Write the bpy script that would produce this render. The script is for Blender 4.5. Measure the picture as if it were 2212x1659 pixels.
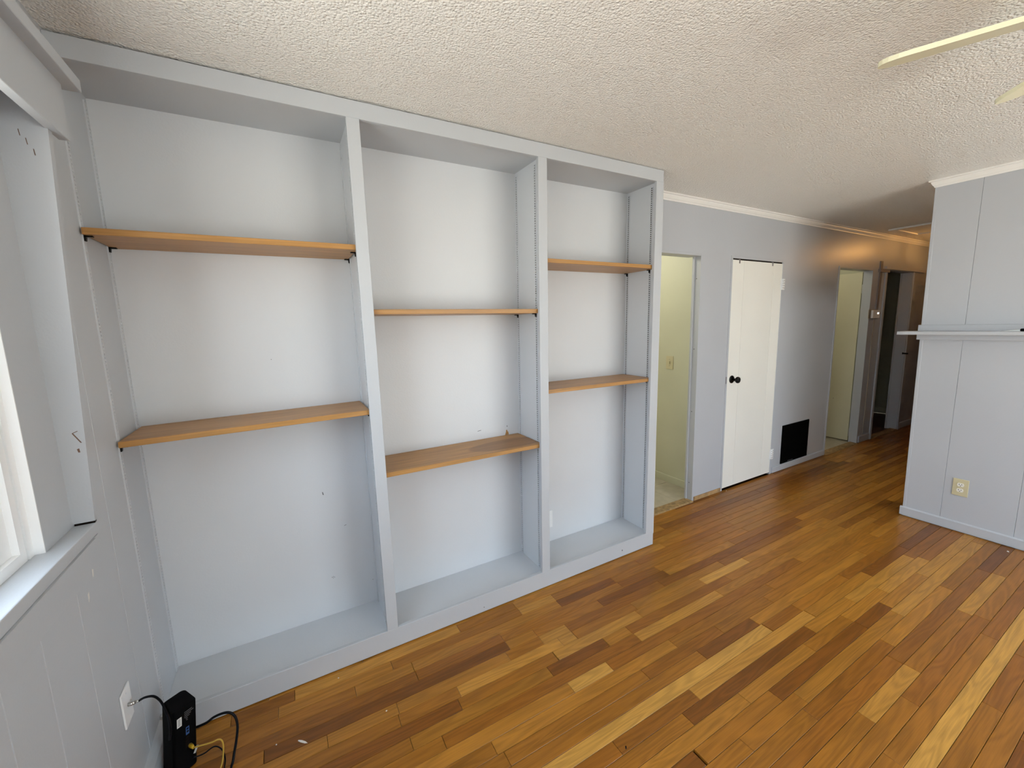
import bpy, bmesh, math, random
from mathutils import Vector, Matrix

# ------------------------------------------------------------------ clear
for o in list(bpy.data.objects):
    bpy.data.objects.remove(o, do_unlink=True)
SC = bpy.context.scene
COL = SC.collection
R = math.radians

# ------------------------------------------------------------------ camera
FOC = 879.754
cd = bpy.data.cameras.new('camera')
cd.sensor_fit = 'HORIZONTAL'; cd.sensor_width = 36.0
cd.lens = FOC / 2212 * 36.0
cd.shift_x = -2.03 / 2212; cd.shift_y = -0.5 / 2212
cd.clip_start = 0.02; cd.clip_end = 200
cam = bpy.data.objects.new('camera', cd); COL.objects.link(cam)
CAM = Vector((0.5429, -1.845, 1.5382))
yaw, pit, rol = 0.5073, -0.1445, -0.0269
fw = Vector((math.sin(yaw) * math.cos(pit), math.cos(yaw) * math.cos(pit), math.sin(pit)))
rt = Vector((math.cos(yaw), -math.sin(yaw), 0)); up = rt.cross(fw)
r2 = math.cos(rol) * rt + math.sin(rol) * up
u2 = -math.sin(rol) * rt + math.cos(rol) * up
M = Matrix((r2, u2, -fw)).transposed().to_4x4(); M.translation = CAM
cam.matrix_world = M
SC.camera = cam

# ------------------------------------------------------------------ view
SC.view_settings.view_transform = 'Standard'
SC.view_settings.look = 'None'
SC.view_settings.gamma = 1.0
SC.view_settings.use_curve_mapping = False
SC.view_settings.exposure = 0.0
SC.cycles.use_adaptive_sampling = True; SC.cycles.adaptive_threshold = 0.07; SC.cycles.use_light_tree = False; SC.cycles.adaptive_min_samples = 12
SC.cycles.max_bounces = 5; SC.cycles.diffuse_bounces = 4; SC.cycles.glossy_bounces = 2; SC.cycles.transparent_max_bounces = 6
SC.cycles.caustics_reflective = False; SC.cycles.caustics_refractive = False

# ------------------------------------------------------------------ world: bright hazy daylight
SKY_STRENGTH = 8.6
w = bpy.data.worlds.new('daylight'); SC.world = w; w.use_nodes = True
nt = w.node_tree; nt.nodes.clear()
wo = nt.nodes.new('ShaderNodeOutputWorld'); bg = nt.nodes.new('ShaderNodeBackground')
tc = nt.nodes.new('ShaderNodeTexCoord'); sp = nt.nodes.new('ShaderNodeSeparateXYZ')
mr = nt.nodes.new('ShaderNodeMapRange'); mx = nt.nodes.new('ShaderNodeMix'); mx.data_type = 'RGBA'
mr.inputs['From Min'].default_value = -0.15; mr.inputs['From Max'].default_value = 0.25
nt.links.new(tc.outputs['Generated'], sp.inputs[0]); nt.links.new(sp.outputs['Z'], mr.inputs['Value'])
nt.links.new(mr.outputs['Result'], mx.inputs[0])
mx.inputs[6].default_value = (0.95, 0.93, 0.86, 1)      # sunlit ground and haze
mx.inputs[7].default_value = (0.75, 0.88, 1.04, 1)       # sky
nt.links.new(mx.outputs[2], bg.inputs['Color']); bg.inputs['Strength'].default_value = SKY_STRENGTH
nt.links.new(bg.outputs[0], wo.inputs['Surface'])

def portal(name, loc, size, direction):
    ld = bpy.data.lights.new(name, 'AREA'); ld.shape = 'RECTANGLE'; ld.size, ld.size_y = size
    ld.cycles.is_portal = True
    o = bpy.data.objects.new(name, ld); COL.objects.link(o); o.location = loc
    o.rotation_euler = Vector(direction).to_track_quat('-Z', 'Z').to_euler()
    return o
REAR = -4.0
# daylight openings: window beside the bookcase (left wall) and the windows behind the camera
portal('portal_side', (-0.17, -1.793, 1.54), (2.81, 1.10), (1, 0, 0))
REAR_WIN = [(1.9, 4.35)]; RZ0, RZ1 = 0.08, 2.10
for i, (a, b) in enumerate(REAR_WIN):
    portal('portal_rear', ((a + b) / 2, REAR - 0.13, (RZ0 + RZ1) / 2), (b - a, RZ1 - RZ0), (0, 1, 0))

# ------------------------------------------------------------------ materials
MATS = {}
def mat(name, col, rough=0.5, spec=0.5, metal=0.0, noise=None, bump=None, bump_scale=200, bump_dist=0.001, coat=0.0):
    m = bpy.data.materials.new(name); m.use_nodes = True
    n = m.node_tree.nodes; l = m.node_tree.links
    b = n['Principled BSDF']
    b.inputs['Base Color'].default_value = (*col, 1); b.inputs['Roughness'].default_value = rough
    b.inputs['Specular IOR Level'].default_value = spec; b.inputs['Metallic'].default_value = metal
    b.inputs['Coat Weight'].default_value = coat
    t = n.new('ShaderNodeTexCoord')
    g = n.new('ShaderNodeNewGeometry')
    if noise:
        amt, sc_ = noise
        x = n.new('ShaderNodeTexNoise'); x.inputs['Scale'].default_value = sc_; x.inputs['Detail'].default_value = 1
        l.new(g.outputs['Position'], x.inputs['Vector'])
        r_ = n.new('ShaderNodeValToRGB')
        r_.color_ramp.elements[0].position = 0.3; r_.color_ramp.elements[1].position = 0.7
        r_.color_ramp.elements[0].color = (*[c * (1 - amt) for c in col], 1)
        r_.color_ramp.elements[1].color = (*[min(1, c * (1 + amt)) for c in col], 1)
        l.new(x.outputs['Fac'], r_.inputs['Fac']); l.new(r_.outputs['Color'], b.inputs['Base Color'])
    if bump:
        x = n.new('ShaderNodeTexNoise'); x.inputs['Scale'].default_value = bump_scale; x.inputs['Detail'].default_value = 1
        l.new(g.outputs['Position'], x.inputs['Vector'])
        bp = n.new('ShaderNodeBump'); bp.inputs['Strength'].default_value = bump; bp.inputs['Distance'].default_value = bump_dist
        l.new(x.outputs['Fac'], bp.inputs['Height']); l.new(bp.outputs[0], b.inputs['Normal'])
    MATS[name] = m
    return m

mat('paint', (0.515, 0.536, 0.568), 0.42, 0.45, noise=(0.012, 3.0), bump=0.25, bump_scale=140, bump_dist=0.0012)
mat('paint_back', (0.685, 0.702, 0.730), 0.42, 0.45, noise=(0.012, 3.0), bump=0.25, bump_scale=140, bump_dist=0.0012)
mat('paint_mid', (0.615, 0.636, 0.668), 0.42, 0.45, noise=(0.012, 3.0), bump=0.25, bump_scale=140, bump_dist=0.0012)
mat('paint_wall', (0.500, 0.520, 0.562), 0.38, 0.5, noise=(0.02, 2.0), bump=0.3, bump_scale=110, bump_dist=0.0012)
mat('white_trim', (0.88, 0.87, 0.85), 0.4, 0.45, noise=(0.01, 4))
mat('door_white', (0.90, 0.89, 0.84), 0.42, 0.4, noise=(0.012, 3), bump=0.2, bump_scale=120)
mat('cream', (0.62, 0.61, 0.46), 0.5, 0.4, noise=(0.03, 3), bump=0.2, bump_scale=110)
mat('cream_door', (0.70, 0.66, 0.48), 0.45, 0.4, noise=(0.02, 3))
mat('beige_plastic', (0.62, 0.56, 0.36), 0.4)
mat('ivory', (0.85, 0.83, 0.76), 0.35)
mat('white_plastic', (0.85, 0.86, 0.87), 0.35)
mat('vinyl', (0.93, 0.94, 0.95), 0.35)
mat('blocker_dark', (0.10, 0.075, 0.06), 0.8)
mat('gasket', (0.22, 0.23, 0.24), 0.6)
mat('black_plastic', (0.0015, 0.0015, 0.002), 0.6, 0.10)
mat('black_rubber', (0.003, 0.004, 0.007), 0.45, 0.2)
mat('black_metal', (0.003, 0.003, 0.003), 0.45, 0.25)
mat('vent_black', (0.0015, 0.0015, 0.0015), 0.8, 0.05)
mat('dark_slot', (0.012, 0.012, 0.013), 0.8, 0.1)
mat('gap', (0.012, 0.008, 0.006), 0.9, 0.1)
mat('steel', (0.55, 0.55, 0.54), 0.3, metal=1.0)
mat('blade_steel', (0.35, 0.36, 0.35), 0.35, metal=0.8)
mat('brass', (0.75, 0.55, 0.15), 0.3, metal=0.6)
mat('yellow_cable', (0.55, 0.35, 0.05), 0.5)
mat('yellow_boot', (0.62, 0.38, 0.02), 0.4)
mat('blue_label', (0.03, 0.10, 0.30), 0.5)
mat('paper', (0.75, 0.76, 0.74), 0.6)
mat('print_grey', (0.14, 0.14, 0.15), 0.6)
mat('bare_wood', (0.42, 0.26, 0.12), 0.6, noise=(0.25, 20))
mat('chip_tan', (0.45, 0.24, 0.08), 0.7)
mat('chip_brown', (0.16, 0.09, 0.06), 0.8)
mat('chip_white', (0.78, 0.76, 0.72), 0.6)
mat('mark_grey', (0.16, 0.16, 0.17), 0.8)
mat('fan_cream', (0.86, 0.83, 0.60), 0.4)
mat('fan_body', (0.75, 0.72, 0.60), 0.4)
mat('conduit_grey', (0.25, 0.23, 0.24), 0.6)
mat('tile', (0.50, 0.45, 0.36), 0.35, 0.5, noise=(0.08, 12))
mat('grout', (0.30, 0.27, 0.21), 0.9)
mat('threshold', (0.34, 0.22, 0.10), 0.6, noise=(0.35, 30))
mat('subfloor', (0.030, 0.014, 0.006), 0.9, 0.1)
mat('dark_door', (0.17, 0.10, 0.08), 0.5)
mat('trim_tan', (0.42, 0.36, 0.28), 0.5)  # dull tan of the thermostat plate and lower wire
mat('outdoor_lawn', (0.25, 0.30, 0.15), 0.9)

def ceiling_mat():
    m = bpy.data.materials.new('popcorn_ceiling'); m.use_nodes = True
    n = m.node_tree.nodes; l = m.node_tree.links; b = n['Principled BSDF']
    b.inputs['Base Color'].default_value = (0.91, 0.89, 0.855, 1)
    b.inputs['Roughness'].default_value = 0.33; b.inputs['Specular IOR Level'].default_value = 0.5
    g = n.new('ShaderNodeNewGeometry')
    a = n.new('ShaderNodeTexNoise'); a.inputs['Scale'].default_value = 110; a.inputs['Detail'].default_value = 2; a.inputs['Roughness'].default_value = 0.6
    v = n.new('ShaderNodeTexVoronoi'); v.inputs['Scale'].default_value = 120; v.feature = 'F1'
    ad = n.new('ShaderNodeMath'); ad.operation = 'MULTIPLY_ADD'; ad.inputs[1].default_value = -0.8
    l.new(g.outputs['Position'], a.inputs['Vector']); l.new(g.outputs['Position'], v.inputs['Vector'])
    l.new(v.outputs['Distance'], ad.inputs[0]); l.new(a.outputs['Fac'], ad.inputs[2])
    bp = n.new('ShaderNodeBump'); bp.inputs['Strength'].default_value = 0.9; bp.inputs['Distance'].default_value = 0.006
    l.new(ad.outputs[0], bp.inputs['Height']); l.new(bp.outputs[0], b.inputs['Normal'])
    MATS['ceiling'] = m
ceiling_mat()

def plank_mat():
    m = bpy.data.materials.new('oak_strip'); m.use_nodes = True
    n = m.node_tree.nodes; l = m.node_tree.links; b = n['Principled BSDF']
    at = n.new('ShaderNodeAttribute'); at.attribute_name = 'pl'
    g = n.new('ShaderNodeNewGeometry')
    se = n.new('ShaderNodeCombineXYZ')
    mu = n.new('ShaderNodeMath'); mu.operation = 'MULTIPLY'; mu.inputs[1].default_value = 37.0
    l.new(at.outputs['Alpha'], mu.inputs[0]); l.new(mu.outputs[0], se.inputs['Z']); l.new(mu.outputs[0], se.inputs['X'])
    av = n.new('ShaderNodeVectorMath'); av.operation = 'ADD'
    l.new(g.outputs['Position'], av.inputs[0]); l.new(se.outputs[0], av.inputs[1])
    # broad cathedral figure
    mp = n.new('ShaderNodeMapping'); mp.inputs['Scale'].default_value = (1.6, 17, 1); l.new(av.outputs[0], mp.inputs['Vector'])
    n1 = n.new('ShaderNodeTexNoise'); n1.inputs['Scale'].default_value = 1.0; n1.inputs['Detail'].default_value = 1.5; n1.inputs['Distortion'].default_value = 0.4
    l.new(mp.outputs[0], n1.inputs['Vector'])
    m1 = n.new('ShaderNodeMath'); m1.operation = 'MULTIPLY'; m1.inputs[1].default_value = 16.0; l.new(n1.outputs['Fac'], m1.inputs[0])
    s1 = n.new('ShaderNodeMath'); s1.operation = 'SINE'; m1b = n.new('ShaderNodeMath'); m1b.operation = 'MULTIPLY'; m1b.inputs[1].default_value = 3.2
    l.new(m1.outputs[0], m1b.inputs[0]); l.new(m1b.outputs[0], s1.inputs[0])
    # fine pores
    mp2 = n.new('ShaderNodeMapping'); mp2.inputs['Scale'].default_value = (9, 330, 1); l.new(av.outputs[0], mp2.inputs['Vector'])
    n2 = n.new('ShaderNodeTexNoise'); n2.inputs['Scale'].default_value = 1.0; n2.inputs['Detail'].default_value = 3; l.new(mp2.outputs[0], n2.inputs['Vector'])
    mp3 = n.new('ShaderNodeMapping'); mp3.inputs['Scale'].default_value = (2.5, 9, 1); l.new(av.outputs[0], mp3.inputs['Vector'])
    n3 = n.new('ShaderNodeTexNoise'); n3.inputs['Scale'].default_value = 1.0; n3.inputs['Detail'].default_value = 3; l.new(mp3.outputs[0], n3.inputs['Vector'])
    # value = 1 + .10*sine + .5*(pores-.5) + .5*(blotch-.5)
    a1 = n.new('ShaderNodeMath'); a1.operation = 'MULTIPLY_ADD'; a1.inputs[1].default_value = 0.12; a1.inputs[2].default_value = 0.52; l.new(s1.outputs[0], a1.inputs[0])
    a2 = n.new('ShaderNodeMath'); a2.operation = 'MULTIPLY_ADD'; a2.inputs[1].default_value = 0.56; l.new(n2.outputs['Fac'], a2.inputs[0]); l.new(a1.outputs[0], a2.inputs[2])
    a3 = n.new('ShaderNodeMath'); a3.operation = 'MULTIPLY_ADD'; a3.inputs[1].default_value = 0.40; l.new(n3.outputs['Fac'], a3.inputs[0]); l.new(a2.outputs[0], a3.inputs[2])
    vm = n.new('ShaderNodeVectorMath'); vm.operation = 'SCALE'; l.new(at.outputs['Color'], vm.inputs[0]); l.new(a3.outputs[0], vm.inputs['Scale'])
    l.new(vm.outputs[0], b.inputs['Base Color'])
    b.inputs['Roughness'].default_value = 0.30; b.inputs['Specular IOR Level'].default_value = 0.36
    bp = n.new('ShaderNodeBump'); bp.inputs['Strength'].default_value = 0.12; bp.inputs['Distance'].default_value = 0.001
    l.new(n2.outputs['Fac'], bp.inputs['Height']); l.new(bp.outputs[0], b.inputs['Normal'])
    MATS['plank'] = m
plank_mat()

def shelf_mat(name, col, stain=None):
    m = bpy.data.materials.new(name); m.use_nodes = True
    n = m.node_tree.nodes; l = m.node_tree.links; b = n['Principled BSDF']
    g = n.new('ShaderNodeNewGeometry')
    mp = n.new('ShaderNodeMapping'); mp.inputs['Scale'].default_value = (1.5, 22, 60); l.new(g.outputs['Position'], mp.inputs['Vector'])
    x = n.new('ShaderNodeTexNoise'); x.inputs['Scale'].default_value = 2.2; x.inputs['Detail'].default_value = 5; x.inputs['Distortion'].default_value = 0.6
    l.new(mp.outputs[0], x.inputs['Vector'])
    r_ = n.new('ShaderNodeValToRGB'); e = r_.color_ramp.elements
    e[0].position = 0.25; e[0].color = (*[c * 0.74 for c in col], 1); e[1].position = 0.75; e[1].color = (*[c * 1.18 for c in col], 1)
    l.new(x.outputs['Fac'], r_.inputs['Fac']); out = r_.outputs['Color']
    if stain:
        cx, cy, ax, ay = stain
        s = n.new('ShaderNodeSeparateXYZ'); l.new(g.outputs['Position'], s.inputs[0])
        def lin(sock, c, a):
            q = n.new('ShaderNodeMath'); q.operation = 'SUBTRACT'; q.inputs[1].default_value = c; l.new(sock, q.inputs[0])
            d = n.new('ShaderNodeMath'); d.operation = 'DIVIDE'; d.inputs[1].default_value = a; l.new(q.outputs[0], d.inputs[0])
            p = n.new('ShaderNodeMath'); p.operation = 'POWER'; p.inputs[1].default_value = 2; 
            ab = n.new('ShaderNodeMath'); ab.operation = 'ABSOLUTE'; l.new(d.outputs[0], ab.inputs[0]); l.new(ab.outputs[0], p.inputs[0]); return p.outputs[0]
        su = n.new('ShaderNodeMath'); su.operation = 'ADD'; l.new(lin(s.outputs['X'], cx, ax), su.inputs[0]); l.new(lin(s.outputs['Y'], cy, ay), su.inputs[1])
        rp = n.new('ShaderNodeMapRange'); rp.inputs['From Min'].default_value = 0.9; rp.inputs['From Max'].default_value = 1.1; rp.inputs['To Min'].default_value = 0.45; rp.inputs['To Max'].default_value = 0.0
        l.new(su.outputs[0], rp.inputs['Value'])
        k = n.new('ShaderNodeMix'); k.data_type = 'RGBA'; l.new(rp.outputs[0], k.inputs[0]); l.new(out, k.inputs[6]); k.inputs[7].default_value = (0.13, 0.05, 0.015, 1)
        out = k.outputs[2]
    l.new(out, b.inputs['Base Color'])
    b.inputs['Roughness'].default_value = 0.38
    MATS[name] = m
shelf_mat('pine', (0.445, 0.225, 0.066))
shelf_mat('pine_stained', (0.445, 0.225, 0.066), (1.60, 0.13, 0.24, 0.085))

def glass_mat():
    m = bpy.data.materials.new('window_glass'); m.use_nodes = True
    n = m.node_tree.nodes; l = m.node_tree.links; n.clear()
    o = n.new('ShaderNodeOutputMaterial'); t = n.new('ShaderNodeBsdfTransparent'); g = n.new('ShaderNodeBsdfGlossy'); g.inputs['Roughness'].default_value = 0.02
    t.inputs['Color'].default_value = (0.97, 0.98, 0.97, 1)
    k = n.new('ShaderNodeMixShader'); k.inputs[0].default_value = 0.06
    l.new(t.outputs[0], k.inputs[1]); l.new(g.outputs[0], k.inputs[2]); l.new(k.outputs[0], o.inputs['Surface'])
    MATS['glass'] = m
glass_mat()

def emit_mat(name, col, s):
    m = bpy.data.materials.new(name); m.use_nodes = True
    b = m.node_tree.nodes['Principled BSDF']
    b.inputs['Base Color'].default_value = (*col, 1); b.inputs['Emission Color'].default_value = (*col, 1); b.inputs['Emission Strength'].default_value = s
    MATS[name] = m
emit_mat('lamp_glow', (1.0, 0.62, 0.25), 4.0)
emit_mat('screen_glow', (1.0, 0.97, 0.9), 1.6)

# ------------------------------------------------------------------ mesh helpers
def BM(): return bmesh.new()
def hexa(bm, bot, top, mi=0):
    vs = [bm.verts.new(p) for p in list(bot) + list(top)]
    fs = [(3, 2, 1, 0), (4, 5, 6, 7), (0, 1, 5, 4), (1, 2, 6, 5), (2, 3, 7, 6), (3, 0, 4, 7)]
    out = []
    for f in fs:
        k = bm.faces.new([vs[i] for i in f]); k.material_index = mi; out.append(k)
    return vs
def box(bm, x0, x1, y0, y1, z0, z1, mi=0):
    return hexa(bm, [(x0, y0, z0), (x1, y0, z0), (x1, y1, z0), (x0, y1, z0)], [(x0, y0, z1), (x1, y0, z1), (x1, y1, z1), (x0, y1, z1)], mi)
def bevel(bm, w, seg=1):
    bmesh.ops.bevel(bm, geom=bm.edges[:] , offset=w, segments=seg, affect='EDGES', profile=0.5)
def cyl(bm, c, axis, r, h, seg=24, r2=None, mi=0):
    """cylinder from centre of its base along axis"""
    axis = Vector(axis).normalized(); q = axis.to_track_quat('Z', 'Y').to_matrix()
    r2 = r if r2 is None else r2
    a = [bm.verts.new(Vector(c) + q @ Vector((r * math.cos(2 * math.pi * i / seg), r * math.sin(2 * math.pi * i / seg), 0))) for i in range(seg)]
    b = [bm.verts.new(Vector(c) + q @ Vector((r2 * math.cos(2 * math.pi * i / seg), r2 * math.sin(2 * math.pi * i / seg), h))) for i in range(seg)]
    bm.faces.new(a[::-1]).material_index = mi; bm.faces.new(b).material_index = mi
    for i in range(seg):
        f = bm.faces.new([a[i], a[(i + 1) % seg], b[(i + 1) % seg], b[i]]); f.material_index = mi; f.smooth = True
def lathe(bm, c, axis, prof, seg=28, mi=0):
    axis = Vector(axis).normalized(); q = axis.to_track_quat('Z', 'Y').to_matrix()
    rings = []
    for (r, h) in prof:
        rings.append([bm.verts.new(Vector(c) + q @ Vector((r * math.cos(2 * math.pi * i / seg), r * math.sin(2 * math.pi * i / seg), h))) for i in range(seg)])
    for a, b in zip(rings, rings[1:]):
        for i in range(seg):
            f = bm.faces.new([a[i], a[(i + 1) % seg], b[(i + 1) % seg], b[i]]); f.smooth = True; f.material_index = mi
    bm.faces.new(rings[0][::-1]).material_index = mi; bm.faces.new(rings[-1]).material_index = mi
def smooth_path(pts, n=10):
    P = [Vector(p) for p in pts]; P = [2 * P[0] - P[1]] + P + [2 * P[-1] - P[-2]]; out = []
    for i in range(1, len(P) - 2):
        for k in range(n):
            t = k / n; a, b, c, d = P[i - 1:i + 3]
            out.append(0.5 * ((2 * b) + (c - a) * t + (2 * a - 5 * b + 4 * c - d) * t * t + (3 * b - a - 3 * c + d) * t ** 3))
    out.append(P[-2]); return out
def tube(bm, pts, r, seg=10, n=10, mi=0):
    path = smooth_path(pts, n); rings = []
    prev = None
    for i, p in enumerate(path):
        d = (path[min(i + 1, len(path) - 1)] - path[max(i - 1, 0)]).normalized()
        if prev is None: s = d.orthogonal().normalized()
        else: s = (prev - d * prev.dot(d)).normalized()
        prev = s; t = d.cross(s)
        rings.append([bm.verts.new(p + r * (math.cos(2 * math.pi * k / seg) * s + math.sin(2 * math.pi * k / seg) * t)) for k in range(seg)])
    for a, b in zip(rings, rings[1:]):
        for i in range(seg):
            f = bm.faces.new([a[i], a[(i + 1) % seg], b[(i + 1) % seg], b[i]]); f.smooth = True; f.material_index = mi
    bm.faces.new(rings[0][::-1]); bm.faces.new(rings[-1])
def extrude_profile(bm, prof, path0, path1, mi=0):
    """prof: list of (vector offset) closed polygon, swept straight between two points"""
    a = [bm.verts.new(Vector(path0) + Vector(p)) for p in prof]; b = [bm.verts.new(Vector(path1) + Vector(p)) for p in prof]
    k = len(prof)
    for i in range(k): bm.faces.new([a[i], a[(i + 1) % k], b[(i + 1) % k], b[i]]).material_index = mi
    bm.faces.new(a[::-1]); bm.faces.new(b)
def obj(name, bm, m, parent=None):
    bmesh.ops.recalc_face_normals(bm, faces=bm.faces[:])
    me = bpy.data.meshes.new(name); bm.to_mesh(me); bm.free()
    for x in (m if isinstance(m, (list, tuple)) else [m]): me.materials.append(MATS[x])
    o = bpy.data.objects.new(name, me); COL.objects.link(o)
    if parent:
        o.parent = parent
        if parent.type == 'EMPTY' and parent.parent is None: o.matrix_parent_inverse = parent.matrix_basis.inverted()
    return o
def bxo(name, dims, m, parent=None, bev=0.0):
    bm = BM(); box(bm, *dims)
    if bev: bevel(bm, bev)
    return obj(name, bm, m, parent)
def thing(name, loc=(0, 0, 0)):
    o = bpy.data.objects.new(name, None); COL.objects.link(o); o.location = loc; o.empty_display_size = 0.05
    return o
def tag(o, label, cat=None, group=None, kind=None):
    o['label'] = label
    if cat: o['category'] = cat
    if group: o['group'] = group
    if kind: o['kind'] = kind
    return o
def struct(o, label, cat): return tag(o, label, cat, kind='structure')

# ------------------------------------------------------------------ constants of the room
D = 0.312          # hall wall plane, also the back of the bookcase
CZ = 2.447         # ceiling
XR = 4.592         # mantel wall plane
XE = 8.21          # end of hallway
DZ = 2.034         # door heads

# ------------------------------------------------------------------ ceiling
struct(bxo('ceiling', (-0.2, 9.0, REAR - 0.15, 2.2, CZ, CZ + 0.12), 'ceiling'), 'off-white popcorn-textured ceiling over living room and hallway', 'ceiling')

# ------------------------------------------------------------------ floor with single strips
rnd = random.Random(11)
PW = 0.0572
Y0 = -1.44
LIGHT2 = (0.52, 0.265, 0.052); LIGHT = (0.45, 0.210, 0.034); ML = (0.37, 0.156, 0.020); MID = (0.318, 0.124, 0.014); MD = (0.270, 0.098, 0.011); DARK = (0.195, 0.066, 0.008)
named = [(-1, 2.0, 3.78, LIGHT2), (10, 1.08, 2.522, LIGHT2), (9, 1.892, 2.808, LIGHT), (9, 2.812, 3.464, ML), (7, 3.353, 3.952, LIGHT), (8, 1.778, 2.69, DARK), (5, 3.19, 4.482, LIGHT),
         (2, 3.487, 4.09, LIGHT), (2, 2.371, 2.811, LIGHT), (17, 1.515, 2.051, LIGHT), (17, 2.573, 3.003, LIGHT2), (14, 1.473, 1.689, LIGHT2), (20, 1.934, 2.465, DARK),
         (11, 2.097, 2.512, DARK), (22, 1.737, 2.138, DARK), (-2, 2.838, 3.304, MD), (10, 2.526, 2.80, MD), (7, 2.561, 2.93, MID), (6, 2.936, 3.219, DARK), (6, 1.70, 2.17, MID),
         (6, 1.30, 1.69, DARK), (16, 1.442, 1.77, DARK), (16, 1.772, 1.922, ML), (15, 1.924, 2.563, LIGHT), (18, 1.583, 1.668, LIGHT), (18, 1.67, 2.072, MID), (13, 2.86, 3.595, MID),
         (24, 0.217, 0.443, MD), (17, 1.035, 1.512, MID), (18, 0.803, 1.053, MID), (19, 0.546, 0.809, ML), (22, 0.671, 0.919, ML), (21, 0.921, 1.35, MD), (20, 1.352, 1.507, ML),
         (19, 1.509, 1.668, LIGHT), (23, 1.521, 1.741, LIGHT), (24, 1.187, 1.519, MID), (21, 2.14, 2.45, MD), (1, 2.0, 2.6, MID), (4, 2.2, 2.9, MD)]
rows = {}
for r_, a, b, c in named: rows.setdefault(r_, []).append((a, b, c))
def rand_col():
    q = rnd.random()
    base = LIGHT if q < 0.06 else ML if q < 0.30 else MID if q < 0.70 else MD if q < 0.95 else DARK
    k = rnd.uniform(0.9, 1.1)
    return tuple(c * k for c in base)
planks = []
def fill(r_, xa, xb):
    fixed = sorted(rows.get(r_, []))
    segs = []; x = xa
    for a, b, c in fixed:
        a = max(a, x)
        if a - x > 0.02: segs.append((x, a, None))
        if b > a: segs.append((a, b, c)); x = b
    if xb - x > 0.02: segs.append((x, xb, None))
    for a, b, c in segs:
        if c is not None: planks.append((r_, a, b, c)); continue
        p = a
        first = True
        while p < b - 0.01:
            L = rnd.choice([rnd.uniform(0.3, 0.6), rnd.uniform(0.6, 1.1), rnd.uniform(0.8, 1.6), rnd.uniform(0.6, 1.3)])
            if first and a == xa: L *= rnd.uniform(0.3, 1)
            first = False
            q = min(b, p + L)
            if b - q < 0.16: q = b
            planks.append((r_, p, q, rand_col())); p = q
rlo = int(math.floor((REAR - Y0) / PW)) ; 
for r_ in range(rlo, 25):
    y = Y0 + r_ * PW
    fill(r_, 0.0, XR if y < -0.70 else XE)
fill(25, 0.0, XE)
for r_ in range(26, 31):       # hall, beside the bookcase
    fill(r_, 2.64, XE)
floor = bxo('floor', (-0.2, 9.0, REAR - 0.15, 0.38, -0.06, -0.013), 'subfloor')
struct(floor, 'glossy honey-brown oak strip floor of living room and hallway', 'floor')
def plank_geo(bm, lay, r_, a, b, col, seed):
    y0 = Y0 + r_ * PW; y1 = min(y0 + PW, 0.312); g = 0.0007; ch = 0.0009; h = rnd.uniform(-0.0002, 0.0002)
    vs = hexa(bm, [(a + g, y0 + g, -0.013), (b - g, y0 + g, -0.013), (b - g, y1 - g, -0.013), (a + g, y1 - g, -0.013)],
              [(a + g, y0 + g, -ch), (b - g, y0 + g, -ch), (b - g, y1 - g, -ch), (a + g, y1 - g, -ch)])
    # chamfered top
    bm.faces.ensure_lookup_table()
    top = vs[4:]
    f = [f for f in top[0].link_faces if all(v in f.verts for v in top)][0]
    bm.faces.remove(f)
    t2 = [bm.verts.new(p) for p in [(a + g + ch, y0 + g + ch, h), (b - g - ch, y0 + g + ch, h), (b - g - ch, y1 - g - ch, h), (a + g + ch, y1 - g - ch, h)]]
    bm.faces.new(t2)
    for i in range(4): bm.faces.new([top[i], top[(i + 1) % 4], t2[(i + 1) % 4], t2[i]])
    for v in vs + t2: v[lay] = (*col, seed)
def to_px(p):
    d = Vector(p) - CAM; z = d.dot(fw)
    if z < 0.05: return None
    return (1106 + FOC * d.dot(r2) / z, 829.5 - FOC * d.dot(u2) / z, z)
def seen_area(pl):
    r_, a, b, c = pl; y = Y0 + (r_ + 0.5) * PW; tot = 0.0; n_ = max(2, int((b - a) / 0.1))
    for i in range(n_):
        x = a + (b - a) * (i + 0.5) / n_
        p = to_px((x, y, 0))
        if p is None or not (-10 < p[0] < 2222 and 0 < p[1] < 1669): continue
        # hidden by the mantel wall?
        d = Vector((x, y, 0)) - CAM
        if x > XR:
            t = (XR - CAM.x) / d.x
            if CAM.y + t * d.y < -0.69: continue
        tot += (b - a) / n_ * PW * FOC * FOC / p[2] ** 3
    return tot
order = sorted(range(len(planks)), key=lambda i: -seen_area(planks[i]))
single = set(order[:295])
rest = BM(); rlay = rest.verts.layers.float_color.new('pl')
for i, pl in enumerate(planks):
    seed = rnd.random()
    if i in single:
        bm = BM(); lay = bm.verts.layers.float_color.new('pl')
        plank_geo(bm, lay, *pl, seed); obj('plank', bm, 'plank', floor)
    else:
        plank_geo(rest, rlay, *pl, seed)
ro = obj('floor_strips', rest, 'plank', floor); ro['kind'] = 'stuff'

# ------------------------------------------------------------------ back wall (hallway side), one piece with its door openings
T = 0.11
OPEN = [(2.70, 3.46, 2.034), (3.862, 4.622, 2.040), (5.70, 6.476, 2.040), (6.86, 7.62, 2.062)]
bm = BM(); x = -0.12
for a, b, h in OPEN:
    if x == 3.46: box(bm, x, 3.60, D, 0.372, 0, CZ); x = 3.60
    if x == 6.476: box(bm, x, 6.55, D, 0.39, 0, CZ); x = 6.55
    box(bm, x, a, D, D + T, 0, CZ); box(bm, a, b, D, D + T, h, CZ); x = b
box(bm, x, 8.9, D, D + T, 0, CZ)
struct(obj('wall_back', bm, 'paint_wall'), 'grey-blue painted hallway wall with door openings behind the bookcase', 'wall')

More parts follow.
